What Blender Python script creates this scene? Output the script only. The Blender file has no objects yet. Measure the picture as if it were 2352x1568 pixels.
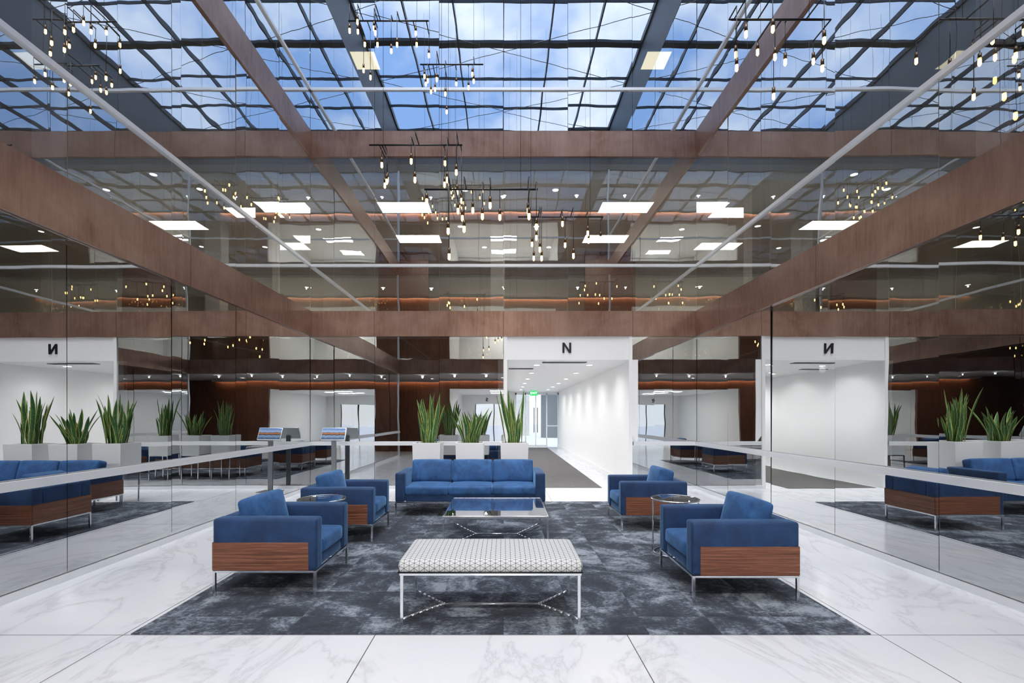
import bpy, bmesh, math, random
from mathutils import Vector, Matrix, Euler
random.seed(7)
SC = bpy.context.scene
COL = SC.collection
F = 1080.0; VX = 1157.0; VY = 955.0; CH = 1.5
YB = 9.70; XL = -3.99; XR = 3.98; YS = 1.6
def WX(x, d): return (x - VX) * d / F
def WZ(y, d): return CH - (y - VY) * d / F

# ------------------------------------------------------------------ nodes
class NT:
    def __init__(s, name):
        s.m = bpy.data.materials.new(name); s.m.use_nodes = True
        s.t = s.m.node_tree; s.t.nodes.clear()
        s.out = s.t.nodes.new('ShaderNodeOutputMaterial')
    def n(s, typ, **kw):
        nd = s.t.nodes.new('ShaderNode' + typ)
        ins = kw.pop('ins', {})
        for k, v in kw.items(): setattr(nd, k, v)
        for k, v in ins.items(): s.set(nd, k, v)
        return nd
    def set(s, nd, k, v):
        sock = nd.inputs[k]
        if isinstance(v, bpy.types.NodeSocket): s.t.links.new(v, sock)
        else:
            if sock.type == 'RGBA' and len(v) == 3: v = (*v, 1)
            sock.default_value = v
    def math(s, op, a, b=0.0, c=None):
        nd = s.n('Math', operation=op); s.set(nd, 0, a); s.set(nd, 1, b)
        if c is not None: s.set(nd, 2, c)
        return nd.outputs[0]
    def vmath(s, op, a, b=(0, 0, 0)):
        nd = s.n('VectorMath', operation=op); s.set(nd, 0, a); s.set(nd, 1, b)
        return nd.outputs[0]
    def mix(s, f, a, b):
        nd = s.n('Mix', data_type='RGBA')
        s.set(nd, 0, f); s.set(nd, 6, a); s.set(nd, 7, b)
        return nd.outputs[2]
    def ramp(s, f, stops, interp='LINEAR'):
        nd = s.n('ValToRGB'); s.set(nd, 0, f)
        cr = nd.color_ramp; cr.interpolation = interp
        while len(cr.elements) < len(stops): cr.elements.new(0.5)
        for e, (p, c) in zip(cr.elements, stops):
            e.position = p; e.color = (*c, 1) if len(c) == 3 else c
        return nd.outputs[0]
    def obj(s): return s.n('TexCoord').outputs['Object']
    def uv(s): return s.n('TexCoord').outputs['UV']
    def pos(s): return s.n('NewGeometry').outputs['Position']
    def mapping(s, v, scale=(1, 1, 1), loc=(0, 0, 0), rot=(0, 0, 0)):
        return s.n('Mapping', ins={'Vector': v, 'Scale': scale, 'Location': loc, 'Rotation': rot}).outputs[0]
    def noise(s, v, scale, detail=3, rough=0.5, dist=0.0):
        return s.n('TexNoise', ins={'Vector': v, 'Scale': scale, 'Detail': detail, 'Roughness': rough, 'Distortion': dist}).outputs['Fac']
    def bump(s, h, strength=0.3, dist=0.01):
        return s.n('Bump', ins={'Height': h, 'Strength': strength, 'Distance': dist}).outputs[0]
    def pbr(s, color, rough=0.5, metal=0.0, normal=None, **ins):
        p = s.n('BsdfPrincipled'); s.set(p, 'Base Color', color); s.set(p, 'Roughness', rough); s.set(p, 'Metallic', metal)
        if normal is not None: s.set(p, 'Normal', normal)
        for k, v in ins.items(): s.set(p, k.replace('_', ' '), v)
        s.t.links.new(p.outputs[0], s.out.inputs[0]); return s.m
    def finish(s, sh): s.t.links.new(sh, s.out.inputs[0]); return s.m

def simple(name, color, rough=0.5, metal=0.0, var=0.06, scale=8, **ins):
    k = NT(name); f = k.noise(k.obj(), scale, 3)
    c2 = tuple(max(0, c * (1 - var * 2)) for c in color)
    return k.pbr(k.mix(f, c2, color), rough, metal, **ins)
def emis(name, color, strength):
    k = NT(name); e = k.n('Emission'); k.set(e, 0, color); k.set(e, 1, strength)
    return k.finish(e.outputs[0])

def mk_glass(name, r0, r1, tcol, gcol, wave=0.0016):
    k = NT(name)
    lw = k.n('LayerWeight', ins={'Blend': 0.5}).outputs['Facing']
    fac = k.math('MULTIPLY_ADD', lw, r1 - r0, r0)
    h = k.noise(k.mapping(k.pos(), (1, 1, 0.8)), 1.5, 1, 0.4)
    nb = k.bump(h, 1.0, wave)
    g = k.n('BsdfGlossy', ins={'Color': gcol, 'Roughness': 0.0, 'Normal': nb})
    t = k.n('BsdfTransparent', ins={'Color': tcol})
    mx = k.n('MixShader'); k.set(mx, 0, fac)
    k.t.links.new(t.outputs[0], mx.inputs[1]); k.t.links.new(g.outputs[0], mx.inputs[2])
    return k.finish(mx.outputs[0])

M = {}
M['glass'] = mk_glass('reflective_tinted_glass', 0.48, 1.0, (.84, .84, .81), (.92, .94, .95), .0017)
M['glass_low'] = mk_glass('ground_floor_mirror_glass', 0.50, 1.05, (.5, .5, .5), (.90, .92, .93), .0012)
M['glass_south'] = mk_glass('clear_tinted_glass', 0.10, 0.6, (.92, .93, .92), (.86, .90, .93))
M['tabletop'] = mk_glass('smoked_table_glass', 0.18, 0.85, (.74, .76, .78), (.95, .97, 1), 0.0)
M['doorglass'] = mk_glass('door_glass', 0.05, 0.6, (.85, .87, .87), (.9, .95, .95), 0.0)

k = NT('bronze_cladding')
p = k.obj()
st = k.noise(k.mapping(p, (9, 9, .8)), 3, 6, .7)
cl = k.noise(p, 1.3, 5, .6, .6)
c = k.ramp(st, [(.3, (.185, .100, .072)), (.5, (.25, .145, .108)), (.72, (.32, .195, .148))])
c = k.mix(k.ramp(cl, [(.40, (0, 0, 0)), (.75, (.7, .7, .7))]), c, (.44, .30, .245))
sx = k.n('SeparateXYZ', ins={0: p})
def seam(k, v, per, off, w):
    t = k.math('FRACT', k.math('DIVIDE', k.math('SUBTRACT', v, off), per))
    t = k.math('ABSOLUTE', k.math('SUBTRACT', t, 0.5))
    return k.math('GREATER_THAN', t, 0.5 - w / per)
s1 = k.math('MAXIMUM', seam(k, sx.outputs[0], 2.66, 0, .004), seam(k, sx.outputs[1], 2.66, .3, .004))
c = k.mix(s1, c, (.03, .015, .01))
M['bronze'] = k.pbr(c, .28, .55)

k = NT('white_marble_tile')
p = k.pos()
warp = k.noise(p, .9, 4, .6)
v1 = k.n('TexNoise', ins={'Vector': k.mapping(p, (1.0, .45, 1), rot=(0, 0, .7)), 'Scale': 1.2, 'Detail': 8, 'Roughness': .62, 'Distortion': 1.4}).outputs['Fac']
vein = k.math('ABSOLUTE', k.math('SUBTRACT', v1, .5))
vc = k.ramp(vein, [(0, (.55, .56, .59)), (.010, (.655, .67, .70)), (.04, (.735, .75, .78))])
c = k.mix(k.math('MULTIPLY', warp, .6), vc, (.65, .67, .71))
sx = k.n('SeparateXYZ', ins={0: p})
s1 = k.math('MAXIMUM', seam(k, sx.outputs[0], 1.727, -.881, .0035), seam(k, sx.outputs[1], 3.3, 3.222, .0035))
c = k.mix(s1, c, (.12, .12, .13))
M['marble'] = k.pbr(c, .18, 0, Specular_IOR_Level=.5)

k = NT('mottled_carpet_tile')
p = k.pos()
tile = k.vmath('FLOOR', k.vmath('DIVIDE', p, (.5, .5, 50)))
wn = k.n('TexWhiteNoise', ins={'Vector': tile})
off = k.n('VectorMath', operation='SCALE', ins={0: wn.outputs['Color'], 'Scale': .35}).outputs[0]
q = k.vmath('ADD', p, off)
n1 = k.noise(q, 2.5, 12, .70, .5)
n2 = k.noise(k.mapping(q, (1, 1.6, 1)), 30, 5, .75)
n3 = k.noise(p, 160, 2, .7)
s = k.math('ADD', k.math('MULTIPLY', n1, .68), k.math('MULTIPLY', n2, .32))
s = k.math('ADD', s, k.math('MULTIPLY_ADD', wn.outputs['Value'], .045, -.022))
c = k.ramp(s, [(.40, (.022, .028, .040)), (.485, (.042, .052, .071)), (.525, (.10, .12, .152)), (.60, (.31, .35, .40))])
c = k.mix(k.math('MULTIPLY', n3, .6), c, k.mix(.5, c, (.01, .012, .018)))
M['rug'] = k.pbr(c, .95, 0, k.bump(n3, .5, .004))

k = NT('grey_corridor_carpet')
n = k.noise(k.pos(), 60, 4, .7); n2 = k.noise(k.pos(), 6, 3)
M['carpet'] = k.pbr(k.mix(n, (.04, .04, .045), k.mix(n2, (.12, .115, .11), (.22, .21, .20))), .95)

def velvet(name, a, b):
    k = NT(name); p = k.obj()
    n = k.noise(p, 4.5, 5, .65, .8); n2 = k.noise(p, 130, 2)
    c = k.ramp(n, [(.3, a), (.68, b)])
    return k.pbr(c, .75, 0, k.bump(k.math('ADD', k.math('MULTIPLY', n, 2.5), n2), .3, .007), Sheen_Weight=.7, Sheen_Roughness=.3, Sheen_Tint=(.30, .60, 1.0))
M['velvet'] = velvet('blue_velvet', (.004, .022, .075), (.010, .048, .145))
M['velvet_lit'] = velvet('light_blue_velvet', (.007, .040, .13), (.032, .13, .34))  # lighter copy of the velvet, cushion highlights put into its colour

def wood(name, a, b, c3, sc, rough=.35):
    k = NT(name); p = k.obj()
    n = k.noise(k.mapping(p, sc), 4, 6, .6, .6); n2 = k.noise(k.mapping(p, tuple(v * 3 for v in sc)), 5, 3, .6)
    c = k.ramp(k.math('ADD', k.math('MULTIPLY', n, .5), k.math('MULTIPLY', n2, .5)), [(.38, a), (.5, b), (.64, c3)])
    return k.pbr(c, rough, 0)
M['rosewood'] = wood('rosewood_veneer', (.06, .020, .011), (.18, .066, .034), (.33, .145, .085), (.4, .4, 30))
M['brownwall'] = wood('dark_bronze_wall_panel', (.06, .022, .011), (.115, .045, .023), (.17, .072, .038), (5, 5, .3), .4)
M['chrome'] = simple('polished_chrome', (.82, .83, .85), .12, 1.0, .02)
M['alu'] = simple('satin_aluminium', (.80, .82, .84), .35, .35, .02)
M['white'] = simple('white_paint', (.88, .88, .88), .55, 0, .01)
M['planter'] = simple('white_planter_gloss', (.88, .88, .87), .35, 0, .01)
M['black'] = simple('black_metal', (.015, .016, .018), .4, .3)
M['socket'] = simple('bronze_lamp_socket', (.10, .06, .03), .35, .8)
M['darkframe'] = simple('dark_steel', (.025, .038, .055), .4, .4)
M['upstand'] = simple('grey_roof_upstand', (.13, .155, .18), .5, .2)
M['dark'] = simple('dark_backing', (.010, .009, .008), .7)
M['officewall'] = simple('office_wall', (.70, .68, .63), .8)
M['officeceil'] = simple('office_ceiling', (.62, .60, .56), .8)
M['lobbyceil'] = simple('lobby_ceiling', (.42, .40, .38), .8)
M['officefloor'] = simple('office_floor', (.32, .31, .29), .8)
M['soil'] = simple('dark_soil', (.03, .02, .012), .95, 0, .3, 60)
M['grille'] = simple('grille_grey', (.12, .12, .12), .5)
M['post'] = simple('grey_post_metal', (.22, .24, .26), .35, .6)
M['pave'] = simple('pale_paving', (.6, .6, .6), .8)
M['panel'] = emis('light_panel_diffuser', (1, .94, .80), 11)
M['panel3'] = emis('dim_light_panel_diffuser', (1, .90, .60), 1.8)
M['corrfill'] = emis('corridor_fill_emission', (1, .95, .88), 22)
M['cove'] = emis('cove_warm_strip', (1, .60, .36), 30)
M['down'] = emis('downlight_lens', (1, .97, .92), 14)
M['bulb'] = emis('warm_bulb_glow', (1, .58, .20), 6)
M['exitg'] = emis('exit_green', (.02, .55, .12), 1.2)
M['exitw'] = emis('exit_white', (.9, 1, .92), 2.0)

k = NT('geometric_upholstery')
p = k.obj(); sx = k.n('SeparateXYZ', ins={0: p})
u = sx.outputs[0]; v = k.math('ADD', sx.outputs[1], sx.outputs[2])
per = .036
def fam(a, b, w=.0016):
    t = k.math('ADD', k.math('MULTIPLY', u, a), k.math('MULTIPLY', v, b))
    t = k.math('FRACT', k.math('DIVIDE', t, per)); t = k.math('ABSOLUTE', k.math('SUBTRACT', t, .5))
    return k.math('GREATER_THAN', t, .5 - w / per)
ln = k.math('MAXIMUM', fam(1, 0), k.math('MAXIMUM', fam(.5, .866), fam(.5, -.866)))
c = k.mix(ln, (.58, .59, .60), (.08, .084, .095))
M['geo'] = k.pbr(c, .85, 0, k.bump(k.noise(p, 200, 2), .2, .003))

k = NT('snake_plant_leaf')
u = k.n('SeparateXYZ', ins={0: k.uv()})
e = k.math('ABSOLUTE', k.math('SUBTRACT', u.outputs[0], .5))
band = k.noise(k.mapping(k.uv(), (1.5, 14, 1)), 3, 3, .6, .6)
core = k.ramp(band, [(.38, (.015, .070, .018)), (.6, (.09, .25, .07))])
M['leaf'] = k.pbr(k.mix(k.math('GREATER_THAN', e, .38), core, (.50, .54, .14)), .4)

k = NT('kiosk_landscape_image')
u = k.n('SeparateXYZ', ins={0: k.uv()})
hn = k.noise(k.mapping(k.uv(), (4, .5, 1)), 2, 4)
t = k.math('ADD', u.outputs[1], k.math('MULTIPLY', k.math('SUBTRACT', hn, .5), .25))
c = k.ramp(t, [(.0, (.03, .07, .16)), (.30, (.25, .35, .5)), (.42, (.02, .03, .05)), (.50, (.6, .22, .05)), (.57, (.15, .11, .12)), (.68, (.35, .45, .65)), (1, (.10, .22, .5))])
e = k.n('Emission'); k.set(e, 0, c); k.set(e, 1, .9)
M['screen'] = k.finish(e.outputs[0])

# ------------------------------------------------------------------ mesh helpers
def bx(bm, x0, x1, y0, y1, z0, z1):
    vs = [bm.verts.new((x, y, z)) for z in (z0, z1) for y in (y0, y1) for x in (x0, x1)]
    for f in ((0, 2, 3, 1), (4, 5, 7, 6), (0, 1, 5, 4), (2, 6, 7, 3), (0, 4, 6, 2), (1, 3, 7, 5)):
        bm.faces.new([vs[i] for i in f])
def cyl(bm, p0, p1, r, n=10, r2=None):
    p0 = Vector(p0); p1 = Vector(p1); d = (p1 - p0)
    q = d.to_track_quat('Z', 'Y').to_matrix()
    r2 = r if r2 is None else r2
    a = [];  b = []
    for i in range(n):
        t = 2 * math.pi * i / n; o = Vector((math.cos(t), math.sin(t), 0))
        a.append(bm.verts.new(p0 + q @ (o * r))); b.append(bm.verts.new(p1 + q @ (o * r2)))
    for i in range(n):
        j = (i + 1) % n; f = bm.faces.new((a[i], a[j], b[j], b[i])); f.smooth = True
    bm.faces.new(a[::-1]); bm.faces.new(b)
def torus(bm, c, R, r, n=40, m=8):
    rings = []
    for i in range(n):
        t = 2 * math.pi * i / n; ring = []
        for j in range(m):
            s = 2 * math.pi * j / m
            ring.append(bm.verts.new((c[0] + (R + r * math.cos(s)) * math.cos(t), c[1] + (R + r * math.cos(s)) * math.sin(t), c[2] + r * math.sin(s))))
        rings.append(ring)
    for i in range(n):
        for j in range(m):
            f = bm.faces.new((rings[i][j], rings[(i + 1) % n][j], rings[(i + 1) % n][(j + 1) % m], rings[i][(j + 1) % m])); f.smooth = True
def rbox(bm, c, h, r, puff=(0, 0, 0), n=6, mat=None):
    """rounded, optionally puffed box; c centre, h half sizes"""
    def ticks(H):
        rr = min(r, H * .98)
        a = [-H, -H + rr * .15, -H + rr * .4, -H + rr]
        inner = [(-H + rr) + (2 * H - 2 * rr) * i / n for i in range(1, n)]
        return a + inner + [-v for v in a[::-1]]
    T = [ticks(H) for H in h]; cache = {}
    def V(p):
        key = tuple(round(v, 6) for v in p)
        if key in cache: return cache[key]
        q = [max(-(h[i] - min(r, h[i] * .98)), min(h[i] - min(r, h[i] * .98), p[i])) for i in range(3)]
        d = Vector([p[i] - q[i] for i in range(3)])
        if d.length > 1e-9: d = d.normalized() * min(r, min(h) * .98)
        o = Vector(q) + d
        u = [p[i] / h[i] for i in range(3)]
        for i in range(3):
            j, l = (i + 1) % 3, (i + 2) % 3
            o[i] += puff[i] * u[i] * (1 - u[j] ** 2) * (1 - u[l] ** 2)
        o = o + Vector(c) if mat is None else mat @ (o) + Vector(c)
        cache[key] = bm.verts.new(o); return cache[key]
    for ax in range(3):
        a1, a2 = (ax + 1) % 3, (ax + 2) % 3
        for sgn in (-1, 1):
            for i in range(len(T[a1]) - 1):
                for j in range(len(T[a2]) - 1):
                    pts = []
                    for (ii, jj) in ((i, j), (i + 1, j), (i + 1, j + 1), (i, j + 1)):
                        p = [0, 0, 0]; p[ax] = sgn * h[ax]; p[a1] = T[a1][ii]; p[a2] = T[a2][jj]; pts.append(V(p))
                    if sgn < 0: pts.reverse()
                    if len(set(pts)) == 4:
                        f = bm.faces.new(pts); f.smooth = True
def mesh_obj(name, build, mat, parent=None, loc=(0, 0, 0), rot=(0, 0, 0), bevel=0.0, **props):
    me = bpy.data.meshes.new(name); bm = bmesh.new(); build(bm); bm.to_mesh(me); bm.free()
    ob = bpy.data.objects.new(name, me); COL.objects.link(ob)
    for m in (mat if isinstance(mat, list) else [mat]): me.materials.append(m)
    ob.location = loc; ob.rotation_euler = rot
    if parent: ob.parent = parent
    if bevel:
        b = ob.modifiers.new('bevel', 'BEVEL'); b.width = bevel; b.segments = 2; b.limit_method = 'ANGLE'
    for a, v in props.items(): ob[a] = v
    return ob
def empty(name, loc, rot=(0, 0, 0), **props):
    ob = bpy.data.objects.new(name, None); COL.objects.link(ob); ob.location = loc; ob.rotation_euler = rot
    ob.empty_display_size = .1
    for a, v in props.items(): ob[a] = v
    return ob
def clone(src, loc, rotz=None, **props):
    c = src.copy(); COL.objects.link(c); c.location = loc
    if rotz is not None: c.rotation_euler = (0, 0, rotz)
    for a, v in props.items(): c[a] = v
    def rec(s, d):
        for ch in [o for o in bpy.data.objects if o.parent == s]:
            cc = ch.copy(); COL.objects.link(cc); cc.parent = d; rec(ch, cc)
    rec(src, c); return c
def S(name, x0, x1, y0, y1, z0, z1, mat, label, cat='wall', bevel=0.0):
    c = ((x0 + x1) / 2, (y0 + y1) / 2, z0)
    return mesh_obj(name, lambda bm: bx(bm, x0 - c[0], x1 - c[0], y0 - c[1], y1 - c[1], 0, z1 - z0), mat, loc=c, bevel=bevel, kind='structure', label=label, category=cat)
cnt = {'trim': 0, 'window': 0, 'door': 0}
def nm(k): cnt[k] += 1; return '%s_%d' % (k, cnt[k])
def trim(x0, x1, y0, y1, z0, z1, mat, label, bevel=0.0):
    return S(nm('trim'), x0, x1, y0, y1, z0, z1, mat, label, 'trim', bevel)

# ------------------------------------------------------------------ shell
S('floor', -10, 10, -9.0, YB + 13.0, -.2, 0, M['marble'], 'white veined marble tile floor with thin dark joints', 'floor')
S('ground', -60, 60, YB + 13.0, 80, -.3, -.02, M['pave'], 'pale paving outside the glass entrance doors', 'pavement')
S('ground', -60, 60, -60, -9.0, -.3, -.02, M['pave'], 'pale paving outside the glazed entrance', 'pavement')

rows = [(.07, 3.14), (3.66, 4.58), (4.62, 6.84), (7.36, 8.21), (8.25, 10.8)]
def pane(cx, cy, z0, z1, w, axis, mat, label):
    g = .0035
    ang = (random.uniform(-1, 1) * .003, random.uniform(-1, 1) * .0028)
    h = z1 - z0 - 2 * g
    def b(bm):
        if axis == 'x': bx(bm, -w / 2 + g, w / 2 - g, 0, .0005, 0, h)
        else: bx(bm, 0, .0005, -w / 2 + g, w / 2 - g, 0, h)
        bm.faces.ensure_lookup_table()
        want = Vector((0, -1, 0)) if axis == 'x' else Vector((-1, 0, 0))
        bm.normal_update()
        kill = [f for f in bm.faces if f.normal.dot(want) < .9]
        bmesh.ops.delete(bm, geom=kill, context='FACES')
    rot = (ang[0], 0, ang[1]) if axis == 'x' else (0, ang[0], ang[1])
    return mesh_obj(nm('window'), b, mat, loc=(cx, cy, z0 + g), rot=rot, kind='structure', label=label, category='window')
LBL = 'tall mirrored tinted glass pane of the atrium curtain wall'
W = (XR - XL) / 6
WY = (YB - YS) / 6
for ri, (z0, z1) in enumerate(rows):
    g_ = M['glass_low'] if ri == 0 else M['glass']
    for i in range(6):
        cx = XL + W * (i + .5)
        if not (ri == 0 and i in (3, 4)):
            pane(cx, YB, z0, z1, W, 'x', g_, LBL)
        if ri > 0: pane(cx, YS, z0, z1, W, 'x', M['glass_south'], 'tinted glass pane in front of a lit upper floor')
        cy = YS + WY * (i + .5)
        pane(XL, cy, z0, z1, WY, 'y', g_, LBL)
        pane(XR, cy, z0, z1, WY, 'y', g_, LBL)
S('wall_north', XL - .1, -.02, YB + .1, YB + .25, 0, 3.1, M['dark'], 'dark backing wall behind ground floor mirrored glass')
S('wall_north', 2.67, XR + .1, YB + .1, YB + .25, 0, 3.1, M['dark'], 'dark backing wall behind ground floor mirrored glass')
S('wall_west', XL - .25, XL - .1, YS, YB + .1, 0, 3.1, M['dark'], 'dark backing wall behind ground floor mirrored glass')
S('wall_east', XR + .1, XR + .25, YS, YB + .1, 0, 3.1, M['dark'], 'dark backing wall behind ground floor mirrored glass')
BL = 'brushed bronze clad spandrel beam running around the atrium'
for z0, z1 in ((3.14, 3.66), (6.84, 7.36)):
    trim(XL - .08, XR + .08, YB - .03, YB + .08, z0, z1, M['bronze'], BL)
    trim(XL - .08, XR + .08, YS - .08, YS + .03, z0, z1, M['bronze'], BL)
    trim(XL - .08, XL + .03, YS + .03, YB - .03, z0, z1, M['bronze'], BL)
    trim(XR - .03, XR + .08, YS + .03, YB - .03, z0, z1, M['bronze'], BL)
TL = 'slim satin aluminium transom across the mirrored glass'
for zc in (4.60, 8.23):
    t_ = .027
    trim(XL, XR, YB - .03, YB + .02, zc - t_, zc + t_, M['alu'], TL)
    trim(XL, XR, YS - .02, YS + .02, zc - t_, zc + t_, M['alu'], TL)
    trim(XL - .02, XL + .03, YS, YB, zc - t_, zc + t_, M['alu'], TL)
    trim(XR - .03, XR + .02, YS, YB, zc - t_, zc + t_, M['alu'], TL)
RL = 'flat brushed aluminium guard rail fixed to mirrored glass'
for a in ((XL + .04, -.02, YB - .055, YB - .025), (2.67, XR - .04, YB - .055, YB - .025)):
    trim(*a, .895, .975, M['alu'], RL, .004)
trim(XL + .025, XL + .055, YS, YB - .06, .895, .975, M['alu'], RL, .004)
trim(XR - .055, XR - .025, YS, YB - .06, .895, .975, M['alu'], RL, .004)
for n_, a in (('north', (XL, 0, YB - .02, YB + .1)), ('north', (2.65, XR, YB - .02, YB + .1)), ('west', (XL - .1, XL + .02, YS, YB - .02)), ('east', (XR - .02, XR + .1, YS, YB - .02))):
    S('baseboard_' + n_, *a, 0, .066, M['alu'], 'low satin metal base channel under the glass wall', 'baseboard')
for x in (XL - .03, XR - .03):
    trim(x, x + .06, YS - .03, YS + .03, 0, 3.14, M['alu'], 'slim pale metal corner post of the glazing')
    trim(x, x + .06, YS - .03, YS + .03, 3.66, 6.84, M['alu'], 'slim pale metal corner post of the glazing')
    trim(x, x + .06, YS - .03, YS + .03, 7.36, 10.8, M['alu'], 'slim pale metal corner post of the glazing')
YN = 17.0; XO = 9.8; YBK = -9.0
for z0, z1 in ((3.12, 3.62), (6.74, 7.32), (10.5, 10.85)):
    for a in ((-XO, XL - .1, YBK, YN), (XR + .1, XO, YBK, YN), (XL - .1, XR + .1, YB + .09, YN), (XL - .1, XR + .1, YBK, YS - .09)):
        S('ceiling', *a, z0, z1, M['lobbyceil' if z0 < 4 else 'officeceil'], 'pale ceiling slab between the building floors', 'ceiling')
for z0, z1 in ((3.62, 6.74), (7.32, 10.5)):
    S('wall_west', -XO - .1, -XO, YBK, YN, z0, z1, M['officewall'], 'plain office wall seen through tinted glass')
    S('wall_east', XO, XO + .1, YBK, YN, z0, z1, M['officewall'], 'plain office wall seen through tinted glass')
    S('wall_north', -XO, XO, YN, YN + .1, z0, z1, M['officewall'], 'plain office wall seen through tinted glass')
    S('wall_south', -XO, XO, YBK - .1, YBK, z0, z1, M['officewall'], 'plain office wall seen through tinted glass')
    S('floor', -XO, XL - .1, YBK, YN, z0, z0 + .01, M['officefloor'], 'dark office carpet', 'floor')
    S('floor', XR + .1, XO, YBK, YN, z0, z0 + .01, M['officefloor'], 'dark office carpet', 'floor')
    S('floor', XL - .1, XR + .1, YB + .1, YN, z0, z0 + .01, M['officefloor'], 'dark office carpet', 'floor')
S('wall_north', -4.0, -2.4, 15.0, 15.1, 3.63, 6.74, M['brownwall'], 'dark wood partition inside upper office')
S('wall_north', 2.6, 4.2, 15.0, 15.1, 3.63, 6.74, M['brownwall'], 'dark wood partition inside upper office')
for x, y in ((-.35, 12.6), (-5.6, 10.6), (5.6, 10.6), (-5.4, 5.0), (5.4, 5.0)):
    S('wall_north', x, x + .38, y, y + .38, 3.63, 6.74, M['white'], 'square white painted office column')
ZR = 12.3
for a in ((XL - .15, XR + .15, YB, YB + .15), (XL - .15, XR + .15, YS - .15, YS), (XL - .15, XL, YS, YB), (XR, XR + .15, YS, YB)):
    trim(*a, 10.8, ZR - .1, M['upstand'], 'grey steel upstand carrying the glass roof')
for i in range(7):
    x = XL + W * i; w = .09 if i in (0, 6) else .035
    trim(x - w / 2, x + w / 2, YS, YB, ZR - .10, ZR + .05, M['darkframe'], 'dark steel rafter of the glazed roof')
for i, y in enumerate([YS + .02, 3.0, 4.4, 5.8, 7.2, 8.5, YB - .02]):
    w = .20 if i == 3 else (.12 if i in (0, 6) else .025)
    trim(XL, XR, y - w / 2, y + w / 2, ZR - .06, ZR + .02, M['darkframe'], 'dark steel cross member of the glazed roof')
for i in range(3):
    y0 = YS + 2.7 * i
    for s_ in (1, -1):
        p0 = (XL if s_ > 0 else XR, y0, ZR - .12); p1 = (XR if s_ > 0 else XL, y0 + 2.7, ZR - .12)
        c = Vector(p0)
        mesh_obj(nm('trim'), lambda bm: cyl(bm, (0, 0, 0), Vector(p1) - c, .008, 6), M['black'], loc=c, kind='structure', label='thin steel tie rod under the glazed roof', category='trim')

# ------------------------------------------------------------------ corridor (north)
YE = YB + 12.95
S('wall_west', -.12, 0, YB + .02, YE, 0, 2.66, M['white'], 'white painted corridor wall')
S('wall_east', 2.65, 2.77, YB + .0, YE, 0, 2.66, M['white'], 'white painted corridor wall')
S('ceiling', -.12, 2.77, YB + .12, YE, 2.66, 2.8, M['white'], 'white corridor ceiling with recessed lights', 'ceiling')
trim(0, 2.65, YB + .0, YB + .12, 2.66, 3.14, M['white'], 'white header panel above the corridor opening')
trim(0, .07, YB - .02, YB + .02, 0, 3.14, M['white'], 'white corridor opening jamb')
trim(2.58, 2.65, YB - .02, YB + .02, 0, 3.14, M['white'], 'white corridor opening jamb')
S('baseboard_east', 2.63, 2.65, YB + .1, YE, 0, .1, M['white'], 'white corridor baseboard', 'baseboard')
S('wall_north', 0, .55, YE, YE + .1, 0, 2.66, M['white'], 'white end wall beside entrance doors')
for x0, x1 in ((.55, .61), (1.02, 1.08), (1.52, 1.56), (2.04, 2.10), (2.59, 2.65)):
    trim(x0, x1, YE - .03, YE + .03, 0, 2.6, M['alu'], 'satin metal entrance frame mullion')
trim(.55, 2.65, YE - .03, YE + .03, 2.52, 2.66, M['alu'], 'satin metal entrance frame head')
trim(2.10, 2.59, YE - .03, YE + .03, 1.0, 1.05, M['alu'], 'satin metal entrance frame rail')
for x0, x1 in ((.61, 1.02), (2.10, 2.59)):
    mesh_obj(nm('window'), lambda bm: bx(bm, x0, x1, 0, .01, .02, 2.52), M['doorglass'], loc=(0, YE, 0), kind='structure', label='clear glass sidelight beside entrance doors', category='window')
for x0, x1, hx in ((1.08, 1.52, 1.46), (1.56, 2.04, 1.62)):
    d = mesh_obj(nm('door'), lambda bm: bx(bm, 0, x1 - x0, 0, .012, .01, 2.5), M['doorglass'], loc=(x0, YE, 0), kind='structure', label='frameless clear glass entrance door', category='door')
    mesh_obj('handle', lambda bm: cyl(bm, (hx - x0, -.05, .7), (hx - x0, -.05, 1.9), .018, 8), M['black'], parent=d)
    mesh_obj('rail', lambda bm: bx(bm, 0, x1 - x0, -.015, .027, .0, .11), M['alu'], parent=d)
S('wall_north', -6, 2.0, YE + 14, YE + 14.3, 0, 5, M['officewall'], 'pale building facade beyond the entrance')
S('wall_north', 2.6, 12, YE + 10, YE + 10.3, 0, 4, M['post'], 'grey building facade beyond the entrance')
def poly_letter(bm, polys, t):
    for P in polys:
        a = [bm.verts.new((x, 0, z)) for x, z in P]; b = [bm.verts.new((x, -t, z)) for x, z in P]
        bm.faces.new(a); bm.faces.new(b[::-1])
        for i in range(len(P)):
            j = (i + 1) % len(P); bm.faces.new((a[i], b[i], b[j], a[j]))
def Nl(bm):
    w, h, s = .18, .21, .042
    poly_letter(bm, [[(-w/2, 0), (-w/2 + s, 0), (-w/2 + s, h), (-w/2, h)], [(w/2 - s, 0), (w/2, 0), (w/2, h), (w/2 - s, h)],
                     [(-w/2 + s, h), (-w/2 + s, h - .065), (w/2 - s, 0), (w/2 - s, .065)]], .015)
mesh_obj('sign_letter', Nl, M['black'], loc=(1.30, YB - .002, 2.80), label='black raised letter N on white header panel', category='sign')
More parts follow.
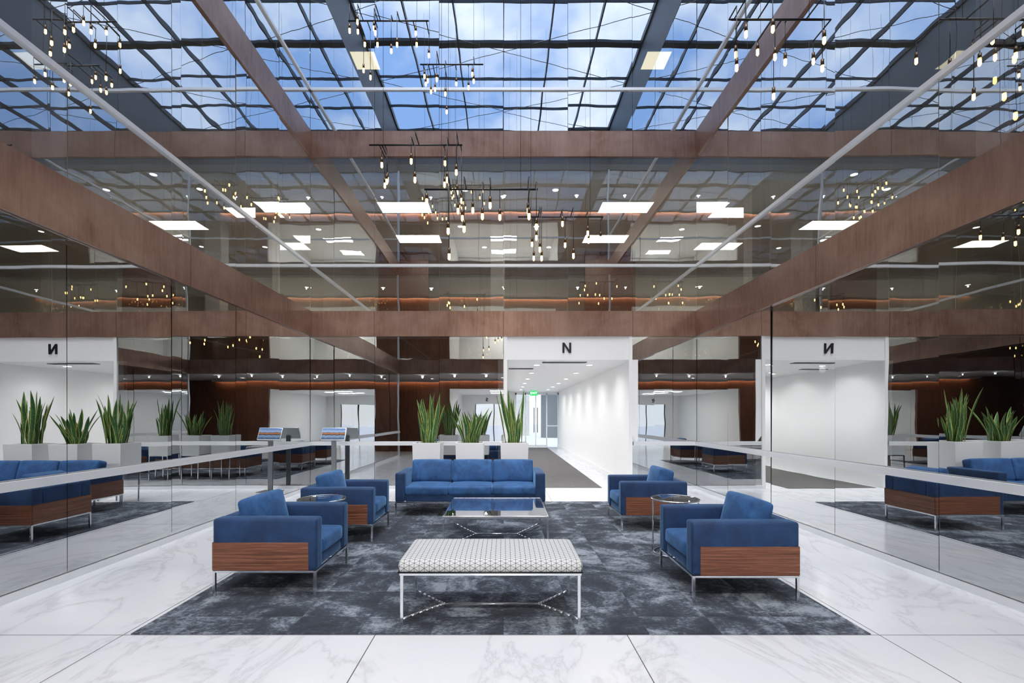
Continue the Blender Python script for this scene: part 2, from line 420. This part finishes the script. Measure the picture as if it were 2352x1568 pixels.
def text_obj(name, s, size, loc, rot, mat, ext=.004, parent=None, off=0.0):
    cu = bpy.data.curves.new(name, 'FONT'); cu.body = s; cu.size = size; cu.extrude = ext; cu.offset = off; cu.align_x = 'CENTER'; cu.align_y = 'CENTER'
    tmp = bpy.data.objects.new('tmp', cu); COL.objects.link(tmp)
    dg = bpy.context.evaluated_depsgraph_get(); me = bpy.data.meshes.new_from_object(tmp.evaluated_get(dg))
    bpy.data.objects.remove(tmp)
    ob = bpy.data.objects.new(name, me); COL.objects.link(ob); ob.location = loc; ob.rotation_euler = rot
    me.materials.clear(); me.materials.append(mat)
    if parent: ob.parent = parent
    return ob
ex = empty('exit_sign', (1.36, YB + 11.6, 2.66), label='green illuminated EXIT sign hanging from corridor ceiling', category='sign')
mesh_obj('housing', lambda bm: bx(bm, -.17, .17, -.02, .02, -.24, -.02), M['exitg'], parent=ex)
mesh_obj('bracket', lambda bm: cyl(bm, (0, 0, -.03), (0, 0, 0), .02), M['alu'], parent=ex)
text_obj('lettering', 'EXIT', .15, (0, -.026, -.13), (math.pi / 2, 0, 0), M['exitw'], parent=ex)
for n_, (x, y, w) in enumerate(((.96 + .35, YB + .45, .95), (.42, YB + 1.8, .6))):
    def g(bm):
        bx(bm, -w/2, w/2, -.09, -.075, -.012, 0); bx(bm, -w/2, w/2, .075, .09, -.012, 0)
        bx(bm, -w/2, -w/2 + .015, -.075, .075, -.012, 0); bx(bm, w/2 - .015, w/2, -.075, .075, -.012, 0)
        for i in range(6): bx(bm, -w/2 + .015, w/2 - .015, -.065 + i * .024, -.058 + i * .024, -.010, 0)
    mesh_obj(nm('trim'), g, M['grille'], loc=(x, y, 2.66), label='grey slotted air diffuser in corridor ceiling', category='vent', kind='structure')
def lamp(x, y, z, energy, rx=0.0, size=172, soft=.07, col=(1, .99, .98)):  # serves the corridor downlights and the added lobby spots
    L_ = bpy.data.lights.new('spot_lamp', 'SPOT'); L_.energy = energy; L_.spot_size = math.radians(size); L_.spot_blend = 1.0; L_.shadow_soft_size = soft; L_.color = col
    lo = bpy.data.objects.new('spot_lamp', L_); COL.objects.link(lo); lo.location = (x, y, z); lo.rotation_euler = (rx, 0, 0)
dl = empty('recessed_downlight', (.75, YB + 1.0, 2.66), label='small round recessed downlight in white ceiling', category='light', group='corridor downlights')
mesh_obj('trim_ring', lambda bm: torus(bm, (0, 0, -.003), .075, .008, 24, 6), M['white'], parent=dl)
mesh_obj('lens', lambda bm: cyl(bm, (0, 0, -.004), (0, 0, 0), .07, 20), M['down'], parent=dl)
for i in range(6):
    for x in (.75, 1.95):
        lamp(x, YB + 1.0 + i * 2.0, 2.56, 74 if x < 1 else 24)
        if i == 0 and x == .75: continue
        clone(dl, (x, YB + 1.0 + i * 2.0, 2.66))
for x, y in ((-1.2, 13.0), (.9, 13.0), (-.6, 14.6), (1.4, 14.6), (-5.2, 13.2), (5.0, 13.2), (-7.6, 10.2), (7.6, 10.2), (-.9, 10.9), (1.2, 10.9)):
    clone(dl, (x, y, 6.74), label='small round recessed downlight in upper office ceiling', group='office downlights')
for x in (-3.2, -1.9, -.65, .65, 1.9, 3.2):
    clone(dl, (x, 1.0, 3.12), label='small round downlight added in lobby ceiling to light furniture fronts', group='added lobby downlights')
    lamp(x, 1.0, 3.06, 62, math.radians(42), 150, .025, (1, .98, .95))  # added spots behind the glazing line, tilted north to light furniture fronts
for x in (-3.0, 0.0, 3.0):
    clone(dl, (x, -.3, 3.12), label='small round downlight added in lobby ceiling to light furniture fronts', group='added lobby downlights')
    lamp(x, -.3, 3.06, 45, 0, 160, .025, (1, .92, .82))  # row of spots added to lift the dark lobby
    for zc in (6.74, 10.5):
        clone(dl, (x, .2, zc), label='small round downlight added in upper lobby ceiling to brighten it', group='added upper lobby downlights')
        lamp(x, .2, zc - .06, 120, 0, 165, .025, (1, .92, .82))  # spots added to brighten upper lobby walls and floors
mesh_obj('carpet_runner', lambda bm: bx(bm, -.95, .95, 0, 12.4, 0, .008), M['carpet'], loc=(1.10, YB + .12, 0), label='dark grey carpet runner along the white corridor', category='carpet')

# ------------------------------------------------------------------ south wing
YW = -1.3
for z0, zt in ((0, 3.12), (3.62, 6.74), (7.32, 10.5)):
    ho = 2.70
    S('wall_south', -XO, -2.35, YW - .12, YW, z0, zt, M['brownwall'], 'dark bronze panelled lobby wall with warm cove light')
    S('wall_south', 2.35, XO, YW - .12, YW, z0, zt, M['brownwall'], 'dark bronze panelled lobby wall with warm cove light')
    S('wall_south', -2.35, 2.35, YW - .12, YW, z0 + ho, zt, M['brownwall'], 'dark bronze panelled lobby wall above white opening')
    mesh_obj('cove_light', lambda bm: bx(bm, -4.6, 4.6, 0, .03, 0, .03), M['cove'], loc=(0, YW + .07, zt - .035), label='warm linear cove light above bronze wall', category='light')
    trim(-4.8, 4.8, YW + .16, YW + .18, zt - .09, zt, M['lobbyceil'], 'slim pale fascia hiding a cove light')
    if z0 > 0: S('floor', XL - .1, XR + .1, YW, YS - .1, z0, z0 + .01, M['officefloor'], 'pale upper lobby floor', 'floor')
    S('wall_west', -2.47, -2.35, -8.0, YW - .12, z0, zt, M['white'], 'white wall of the corridor beyond the lobby')
    S('wall_east', 2.35, 2.47, -8.0, YW - .12, z0, zt, M['white'], 'white wall of the corridor beyond the lobby')
    S('ceiling', -2.35, 2.35, -8.0, YW - .12, z0 + ho + .02, z0 + ho + .1, M['white'], 'white ceiling of the corridor beyond the lobby', 'ceiling')
    if z0 > 0: S('wall_south', -2.35, 2.35, -6.1, -6.0, z0, z0 + ho, M['white'], 'white end wall of upper corridor')
for x0, x1 in ((-2.35, -1.6), (1.6, 2.35)):
    S('wall_south', x0, x1, -8.1, -8.0, 0, 2.72, M['white'], 'white end wall with glazed entrance')
S('wall_south', -1.6, 1.6, -8.1, -8.0, 2.2, 2.72, M['white'], 'white header above glazed entrance')
for x in (-1.6, -.55, .5, 1.55):
    trim(x, x + .05, -8.08, -8.02, 0, 2.2, M['black'], 'dark entrance frame mullion')
so = text_obj('sign_letter', 'S', .28, (-.91, -7.99, 2.45), (math.pi / 2, 0, math.pi), M['black'], .01, off=.01)
so['label'] = 'black raised letter S on white header'; so['category'] = 'sign'
for s_, n_ in ((-1, 'west'), (1, 'east')):
    xx = s_ * 6.5
    S('wall_' + n_, min(xx, xx + s_ * .1), max(xx, xx + s_ * .1), YW, YS, 0, 3.12, M['brownwall'], 'dark bronze panelled side wall of lobby')
    a = (XL - .25, -6.5) if s_ < 0 else (XR + .25, 6.5)
    S('wall_north', min(a), max(a), YS - .1, YS, 0, 3.12, M['brownwall'], 'bronze panelled return wall of lobby')

def panel_unit(name, loc, sx, sy, mat, label, group):
    o = empty(name, loc, label=label, category='light', group=group)
    mesh_obj('diffuser', lambda bm: bx(bm, -sx/2, sx/2, -sy/2, sy/2, -.012, -.004), mat, parent=o)
    def fr(bm):
        bx(bm, -sx/2 - .02, sx/2 + .02, -sy/2 - .02, -sy/2, -.016, 0); bx(bm, -sx/2 - .02, sx/2 + .02, sy/2, sy/2 + .02, -.016, 0)
        bx(bm, -sx/2 - .02, -sx/2, -sy/2, sy/2, -.016, 0); bx(bm, sx/2, sx/2 + .02, -sy/2, sy/2, -.016, 0)
    mesh_obj('frame', fr, M['white'], parent=o)
    return o
PL = 'rectangular recessed fluorescent panel on office ceiling'
base = panel_unit('ceiling_light_panel', (-2.48, 11.8, 6.74), 1.25, .6, M['panel'], PL, 'office ceiling panels')
for x, y in ((3.05, 11.8), (-2.5, 13.9), (3.0, 13.9), (-6.4, 12.1), (-6.7, 14.5), (6.0, 12.1), (6.6, 14.5), (-8.9, 12.9), (8.9, 12.9)):
    clone(base, (x, y, 6.74))
b3 = panel_unit('ceiling_light_panel', (-3.5, 11.9, 10.5), .6, .6, M['panel3'], 'square dim yellowish panel on upper office ceiling', 'upper office ceiling panels')
for x, y in ((3.85, 11.9), (-9, 11.9), (9, 11.9)): clone(b3, (x, y, 10.5))
cb = panel_unit('corridor_fill_panel', (0, -3.2, 2.72), 1.2, .6, M['corrfill'], 'rectangular panel added on white corridor ceiling to light it', 'added corridor ceiling panels')  # added panels that brighten the white south corridors
for z in (2.72, 6.34, 10.04):
    for y in (-3.2, -5.0):
        if z == 2.72 and y == -3.2: continue
        clone(cb, (0, y, z))

# ------------------------------------------------------------------ rug
mesh_obj('area_rug', lambda bm: bx(bm, -2.54, 2.54, 0, 5.0, 0, .007), M['rug'], loc=(-.02, 3.227, 0), label='large charcoal and grey mottled carpet tile rug under the seating', category='rug')
RZ = .007
# ------------------------------------------------------------------ seating
def seating(name, n, Wd, D, loc, rotz, label, cat, bh=.36, **pr):
    o = empty(name, loc, (0, 0, rotz), label=label, category=cat, **pr)
    h = Wd / 2; b = D / 2; at = .145; z0, z1 = .212, .64
    for s in (-1, 1):
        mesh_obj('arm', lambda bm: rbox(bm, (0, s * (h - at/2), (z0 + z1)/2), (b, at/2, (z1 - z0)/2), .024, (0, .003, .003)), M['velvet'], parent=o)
        def pn(bm):
            y = s * h; bx(bm, -b + .002, b - .062, min(y - s*.01, y + s*.006), max(y - s*.01, y + s*.006), z0 + .003, .445)
        mesh_obj('side_panel', pn, M['rosewood'], parent=o, bevel=.002, label='glossy rosewood veneer side panel')
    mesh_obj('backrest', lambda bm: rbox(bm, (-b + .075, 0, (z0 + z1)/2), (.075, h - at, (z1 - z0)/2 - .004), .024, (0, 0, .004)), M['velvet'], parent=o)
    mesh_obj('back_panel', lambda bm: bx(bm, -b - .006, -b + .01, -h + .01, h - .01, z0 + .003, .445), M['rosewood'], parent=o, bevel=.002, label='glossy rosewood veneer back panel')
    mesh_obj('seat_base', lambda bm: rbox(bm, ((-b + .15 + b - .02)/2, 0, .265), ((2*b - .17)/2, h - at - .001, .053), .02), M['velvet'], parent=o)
    cw = (Wd - 2 * at) / n
    for i in range(n):
        yc = -h + at + cw * (i + .5)
        mesh_obj('seat_cushion', lambda bm: rbox(bm, ((-b + .15 + b)/2, yc, .378), ((2*b - .15)/2, cw/2 - .003, .066), .030, (.006, 0, .016)), M['velvet_lit'], parent=o)
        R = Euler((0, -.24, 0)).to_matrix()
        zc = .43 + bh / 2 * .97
        mesh_obj('back_cushion', lambda bm: rbox(bm, (-b + .235, yc, zc), (.09, cw/2 - .004, bh/2), .036, (.028, .0, .006), 8, R), M['velvet_lit'], parent=o)
    for sx_ in (-1, 1):
        for sy_ in (-1, 1):
            mesh_obj('leg', lambda bm: bx(bm, sx_*(b-.012)-.011, sx_*(b-.012)+.011, sy_*(h-.012)-.011, sy_*(h-.012)+.011, 0, .21), M['chrome'], parent=o, bevel=.002)
    def rails(bm):
        for s in (-1, 1):
            bx(bm, -b + .02, b - .02, s*(h-.012)-.009, s*(h-.012)+.009, .192, .211)
            bx(bm, s*(b-.012)-.009, s*(b-.012)+.009, -h + .02, h - .02, .192, .211)
    mesh_obj('base_frame', rails, M['chrome'], parent=o, bevel=.0015, label='polished chrome base frame')
    return o
A = seating('armchair', 1, .81, .86, (-1.985, 4.30, RZ), 0, 'boxy blue velvet armchair with rosewood sides, beside patterned bench', 'armchair', group='blue lounge armchairs')
clone(A, (-1.975, 5.95, RZ), 0, label='boxy blue velvet armchair with rosewood sides, beside the sofa')
clone(A, (1.945, 4.175, RZ), math.pi, label='boxy blue velvet armchair with rosewood sides, facing patterned bench')
clone(A, (1.945, 6.47, RZ), math.pi, label='boxy blue velvet armchair with rosewood sides, near corridor opening')
seating('sofa', 3, 2.24, .84, (-.50, 7.42, RZ), -math.pi / 2, 'three seat blue velvet sofa with chrome legs before white planters', 'sofa', bh=.36)

# ------------------------------------------------------------------ bench & coffee table
def stretch(bm, hx, hy, nx, z, r=.010):
    for s in (-1, 1):
        for t in (-1, 1):
            pts = []
            P0 = Vector((s*hx, t*hy, z)); P2 = Vector((s*nx, 0, z)); P1 = Vector((s*(nx + .05), t*hy*.12, z))
            N_ = 8
            for i in range(N_ + 1):
                u = i / N_; pts.append(P0*(1-u)**2 + P1*2*u*(1-u) + P2*u*u)
            for a_, b_ in zip(pts[:-1], pts[1:]): cyl(bm, a_, b_, r, 8)
    cyl(bm, (-nx, 0, z), (nx, 0, z), r, 8)
bo = empty('bench', (-.095, 3.64, RZ), label='rectangular bench with geometric patterned cushion and chrome legs', category='bench')
mesh_obj('seat_cushion', lambda bm: rbox(bm, (0, 0, .420), (.66, .31, .050), .042, (0, 0, .012), 10), M['geo'], parent=bo, label='white cushion with fine dark triangular pattern')
mesh_obj('piping', lambda bm: [cyl(bm, a, b, .005, 6) for a, b in (((-.655, -.307, .383), (.655, -.307, .383)), ((-.655, .307, .383), (.655, .307, .383)), ((-.655, -.307, .383), (-.655, .307, .383)), ((.655, -.307, .383), (.655, .307, .383)))], M['black'], parent=bo)
for sx_ in (-1, 1):
    for sy_ in (-1, 1):
        mesh_obj('leg', lambda bm: bx(bm, sx_*.633-.011, sx_*.633+.011, sy_*.277-.011, sy_*.277+.011, 0, .36), M['chrome'], parent=bo, bevel=.002)
def bf(bm):
    for s in (-1, 1):
        bx(bm, -.65, .65, s*.277-.011, s*.277+.011, .355, .372); bx(bm, s*.633-.011, s*.633+.011, -.266, .266, .355, .372)
mesh_obj('seat_frame', bf, M['chrome'], parent=bo, bevel=.002)
mesh_obj('stretcher', lambda bm: stretch(bm, .63, .275, .36, .04), M['chrome'], parent=bo)

ct = empty('coffee_table', (-.09, 5.80, RZ), label='square glass coffee table on chrome frame before the sofa', category='coffee table')
mesh_obj('table_top', lambda bm: bx(bm, -.578, .578, -.578, .578, .368, .380), M['tabletop'], parent=ct, bevel=.002, label='smoked reflective glass table top')
def cf(bm):
    for s in (-1, 1):
        bx(bm, -.59, .59, min(s*.59, s*.575), max(s*.59, s*.575), .355, .383); bx(bm, min(s*.59, s*.575), max(s*.59, s*.575), -.575, .575, .355, .383)
mesh_obj('top_frame', cf, M['chrome'], parent=ct, bevel=.002)
for sx_ in (-1, 1):
    for sy_ in (-1, 1):
        mesh_obj('leg', lambda bm: bx(bm, sx_*.579-.01, sx_*.579+.01, sy_*.579-.01, sy_*.579+.01, 0, .356), M['chrome'], parent=ct, bevel=.002)
mesh_obj('stretcher', lambda bm: stretch(bm, .575, .575, .25, .04), M['chrome'], parent=ct)

stb = empty('side_table', (1.87, 5.13, RZ), label='small round glass side table with thin chrome legs between armchairs', category='side table', group='round side tables')
mesh_obj('table_top', lambda bm: cyl(bm, (0, 0, .588), (0, 0, .597), .243, 48), M['tabletop'], parent=stb, label='round smoked glass top')
mesh_obj('top_ring', lambda bm: torus(bm, (0, 0, .590), .248, .009), M['chrome'], parent=stb)
mesh_obj('base_ring', lambda bm: torus(bm, (0, 0, .009), .225, .008), M['chrome'], parent=stb)
for i in range(4):
    a_ = math.pi / 4 + i * math.pi / 2 + .3
    mesh_obj('leg', lambda bm: cyl(bm, (.235*math.cos(a_), .235*math.sin(a_), .01), (.235*math.cos(a_), .235*math.sin(a_), .588), .008, 8), M['chrome'], parent=stb)
clone(stb, (-1.98, 5.12, RZ))

# ------------------------------------------------------------------ planters
def leaf(bm, uvl, base, az, lean, h, w, tw, bend):
    n = 12; m = 4; rowsv = []
    dirx = Vector((math.cos(az), math.sin(az), 0))
    for i in range(n + 1):
        t = i / n
        prof = (0.55 + .45 * math.sin(min(1, t / .55) * math.pi / 2)) * (1 if t < .6 else max(0.0, math.cos((t - .6) / .4 * math.pi / 2)) ** .8)
        c = Vector(base) + dirx * (lean * t + bend * t * t) * h + Vector((0, 0, 1)) * h * t * (1 - .1 * lean)
        c += Vector((-dirx.y, dirx.x, 0)) * .02 * math.sin(t * 5 + tw * 3)
        a = az + math.pi / 2 + tw * t
        sd = Vector((math.cos(a), math.sin(a), 0)); nr = Vector((-sd.y, sd.x, 0))
        r_ = []
        for j in range(m + 1):
            u = j / m - .5
            r_.append((bm.verts.new(c + sd * u * w * max(prof, .02) + nr * (u * u - .08) * w * .8 * prof), (j / m, t)))
        rowsv.append(r_)
    for i in range(n):
        for j in range(m):
            q = (rowsv[i][j], rowsv[i][j+1], rowsv[i+1][j+1], rowsv[i+1][j])
            f = bm.faces.new([v[0] for v in q]); f.smooth = True
            for lp, v in zip(f.loops, q): lp[uvl].uv = v[1]
def snake(loc, hmax, seed, lab, spread=1.0):
    rd = random.Random(seed)
    o = empty('potted_snake_plant', loc, label=lab, category='potted plant', group='snake plants in planters')
    def pb(bm):
        s0, s1, H, B = .225, .235, 1.04, .58
        a = [[bm.verts.new((x*s, y*s, z)) for x, y in ((-1,-1),(1,-1),(1,1),(-1,1))] for s, z in ((s0, B), (s1, H), (s1 - .02, H), (s1 - .02, H - .06))]
        bm.faces.new(a[0][::-1])
        for r0, r1 in zip(a[:-1], a[1:]):
            for i in range(4): bm.faces.new((r0[i], r0[(i+1)%4], r1[(i+1)%4], r1[i]))
    mesh_obj('planter', pb, M['planter'], parent=o, bevel=.004, label='square white planter box')
    def stand(bm):
        for sx_ in (-1, 1):
            bx(bm, -.22, .22, sx_*.21-.01, sx_*.21+.01, .56, .58); bx(bm, sx_*.21-.01, sx_*.21+.01, -.2, .2, .56, .58)
    mesh_obj('stand_frame', stand, M['chrome'], parent=o, label='slim chrome stand frame')
    for sx_ in (-1, 1):
        for sy_ in (-1, 1):
            mesh_obj('leg', lambda bm: bx(bm, sx_*.21-.01, sx_*.21+.01, sy_*.21-.01, sy_*.21+.01, 0, .56), M['chrome'], parent=o)
    mesh_obj('soil', lambda bm: bx(bm, -.214, .214, -.214, .214, .95, 1.0), M['soil'], parent=o)
    def lf(bm):
        uvl = bm.loops.layers.uv.new('UVMap')
        for i in range(32):
            az = rd.uniform(0, 6.28); rr = rd.uniform(.01, .15)
            leaf(bm, uvl, (rr*math.cos(az), rr*math.sin(az), .99), az, rd.uniform(.0, .14) * spread, hmax * (1 if i < 3 else rd.uniform(.42, .93)), rd.uniform(.05, .075), rd.uniform(-1.2, 1.2), rd.uniform(-.06, .12) * spread)
    mesh_obj('foliage', lf, M['leaf'], parent=o, label='upright sword shaped green leaves edged yellow')
PY = 8.12
snake((-1.30, PY, 0.008), .90, 3, 'tall snake plant in white square planter behind sofa', 1.3)
snake((-.575, PY, 0.008), .66, 11, 'shorter spreading snake plant in white square planter', 1.9)
snake((.18, PY, 0.008), .97, 5, 'tallest snake plant in white planter beside corridor', 1.1)

# ------------------------------------------------------------------ kiosk
ki = empty('information_kiosk', (-3.36, 9.30, 0), label='slim information kiosk with tilted landscape screen on grey posts', category='kiosk')
mesh_obj('base_plate', lambda bm: bx(bm, -.2, .2, -.17, .17, 0, .015), M['post'], parent=ki, bevel=.004)
mesh_obj('post', lambda bm: bx(bm, -.045, .045, -.02, .02, .015, 1.08), M['post'], parent=ki, bevel=.004)
R = Euler((-.45, 0, 0)).to_matrix()
mesh_obj('screen_housing', lambda bm: rbox(bm, (0, 0, 1.14), (.24, .02, .13), .008, (0,0,0), 2, R), M['alu'], parent=ki)
def scr(bm):
    uvl = bm.loops.layers.uv.new('UVMap')
    q = [((-.228, -.0215, -.118), (0, 0)), ((.228, -.0215, -.118), (1, 0)), ((.228, -.0215, .118), (1, 1)), ((-.228, -.0215, .118), (0, 1))]
    f = bm.faces.new([bm.verts.new(R @ Vector(p) + Vector((0, 0, 1.14))) for p, _ in q])
    for lp, (_, u) in zip(f.loops, q): lp[uvl].uv = u
mesh_obj('screen', scr, M['screen'], parent=ki, label='lit screen showing sunset mountain lake')

# ------------------------------------------------------------------ pendants
prd = random.Random(21)
def pendant(d, x0, x1, ybar, bulbs, extra=4):
    X0, X1, Z = WX(x0, d), WX(x1, d), WZ(ybar, d); xc = (X0 + X1) / 2; L = (X1 - X0) / 2
    o = empty('linear_pendant_light', (xc, d, Z), label='black linear bar pendant with hanging glowing warm bulbs', category='pendant light', group='atrium bar pendants')
    mesh_obj('bar', lambda bm: cyl(bm, (-L, 0, 0), (L, 0, 0), .011, 8), M['black'], parent=o)
    for s in (-1, 1):
        mesh_obj('suspension_cable', lambda bm: cyl(bm, (s*L*.7, 0, 0), (s*L*.7, 0, ZR - .1 - Z), .0025, 5), M['black'], parent=o)
    specs = []
    for i, (bx_, by_) in enumerate(bulbs):
        dy = (.0, .28, -.28, .12, -.16)[i % 5]
        dd = d + dy
        specs.append((WX(bx_, dd) - xc, dy, min(-.12, WZ(by_, dd) - Z)))
    for i in range(extra):
        specs.append((prd.uniform(-L, L), prd.uniform(-.3, .3), prd.uniform(-.85, -.15)))
    for X, dy, zb in specs:
        if dy: mesh_obj('cross_arm', lambda bm: cyl(bm, (X, 0, 0), (X, dy, 0), .008, 6), M['black'], parent=o)
        Xc = max(-L, min(L, X))
        if abs(Xc - X) > .01: mesh_obj('cross_arm', lambda bm: cyl(bm, (Xc, 0, 0), (X, 0, 0), .008, 6), M['black'], parent=o)
        mesh_obj('stem', lambda bm: cyl(bm, (X, dy, 0), (X, dy, zb + .08), .004, 6), M['black'], parent=o)
        mesh_obj('socket', lambda bm: cyl(bm, (X, dy, zb + .025), (X, dy, zb + .088), .016, 10), M['socket'], parent=o)
        def bl(bm):
            cyl(bm, (X, dy, zb - .028), (X, dy, zb + .025), .0155, 10, .0145)
            cyl(bm, (X, dy, zb - .043), (X, dy, zb - .028), .006, 10, .0155)
        mesh_obj('bulb', bl, M['bulb'], parent=o, label='glowing warm tubular bulb')
    return o
pendant(6.0, 848, 1062, 333, [(877, 378), (890, 412), (953, 412), (1022, 374), (1027, 412), (1050, 440), (884, 425), (1048, 395), (1060, 460)], 3)
pendant(5.4, 975, 1235, 435, [(980, 462), (1052, 458), (1066, 525), (1086, 482), (1108, 496), (1148, 498), (1213, 476), (1215, 496), (1062, 500), (1232, 520)], 3)
pendant(6.4, 1190, 1385, 498, [(1232, 545), (1226, 592), (1240, 572), (1298, 562), (1350, 535), (1352, 552), (1222, 560), (1244, 592)], 3)
pendant(6.9, 800, 985, 48, [(822, 72), (838, 86), (862, 75), (867, 102), (912, 102), (955, 76), (957, 102), (803, 70)], 6)
pendant(7.7, 965, 1110, 148, [(975, 175), (990, 210), (1003, 182), (1048, 192), (1088, 186), (1085, 170), (978, 135)], 5)
pendant(4.9, 1680, 1890, 45, [(1713, 62), (1740, 86), (1775, 66), (1690, 125), (1692, 155), (1780, 130), (1868, 140), (1893, 92)], 4)
pendant(4.4, 2235, 2345, 105, [(2250, 140), (2285, 150), (2330, 135)], 3)

# ------------------------------------------------------------------ world, sun, camera
w = bpy.data.worlds.new('sky'); SC.world = w; w.use_nodes = True
t = w.node_tree; t.nodes.clear()
out = t.nodes.new('ShaderNodeOutputWorld'); bg = t.nodes.new('ShaderNodeBackground')
tc = t.nodes.new('ShaderNodeTexCoord'); sep = t.nodes.new('ShaderNodeSeparateXYZ'); t.links.new(tc.outputs['Generated'], sep.inputs[0])
mp = t.nodes.new('ShaderNodeMapping'); mp.inputs['Scale'].default_value = (1, 1, 1.6); t.links.new(tc.outputs['Generated'], mp.inputs[0])
nz = t.nodes.new('ShaderNodeTexNoise'); nz.inputs['Scale'].default_value = 3.6; nz.inputs['Detail'].default_value = 7; nz.inputs['Roughness'].default_value = .55; t.links.new(mp.outputs[0], nz.inputs['Vector'])
cr = t.nodes.new('ShaderNodeValToRGB'); cr.color_ramp.elements[0].position = .42; cr.color_ramp.elements[1].position = .70; t.links.new(nz.outputs['Fac'], cr.inputs[0])
gr = t.nodes.new('ShaderNodeValToRGB'); e = gr.color_ramp.elements
e[0].position = 0.0; e[0].color = (.75, .76, .78, 1); e[1].position = .9; e[1].color = (.17, .31, .64, 1)
x_ = e.new(.08); x_.color = (.75, .80, .86, 1); x_ = e.new(.4); x_.color = (.23, .40, .76, 1)
t.links.new(sep.outputs[2], gr.inputs[0])
mx = t.nodes.new('ShaderNodeMix'); mx.data_type = 'RGBA'; t.links.new(cr.outputs[0], mx.inputs[0]); t.links.new(gr.outputs[0], mx.inputs[6]); mx.inputs[7].default_value = (.84, .91, 1, 1)
t.links.new(mx.outputs[2], bg.inputs[0]); bg.inputs[1].default_value = 1.75
t.links.new(bg.outputs[0], out.inputs[0])
sn = bpy.data.lights.new('sun', 'SUN'); sn.energy = 4.0; sn.angle = math.radians(42); sn.color = (1, .99, .97)
so_ = bpy.data.objects.new('sun', sn); COL.objects.link(so_); so_.rotation_euler = (math.radians(16), 0, 0); so_.location = (0, 3, 20)

cam = bpy.data.cameras.new('camera'); co = bpy.data.objects.new('camera', cam); COL.objects.link(co)
co.location = (0, 0, CH); co.rotation_euler = (math.pi / 2, 0, 0)
cam.sensor_width = 36; cam.sensor_fit = 'HORIZONTAL'; cam.lens = 36 * F / 2352
cam.shift_x = (1176 - VX) / 2352; cam.shift_y = (VY - 784) / 2352
cam.clip_start = .05; cam.clip_end = 300
SC.camera = co
SC.view_settings.view_transform = 'Standard'
SC.view_settings.look = 'None'
SC.view_settings.exposure = 0.33
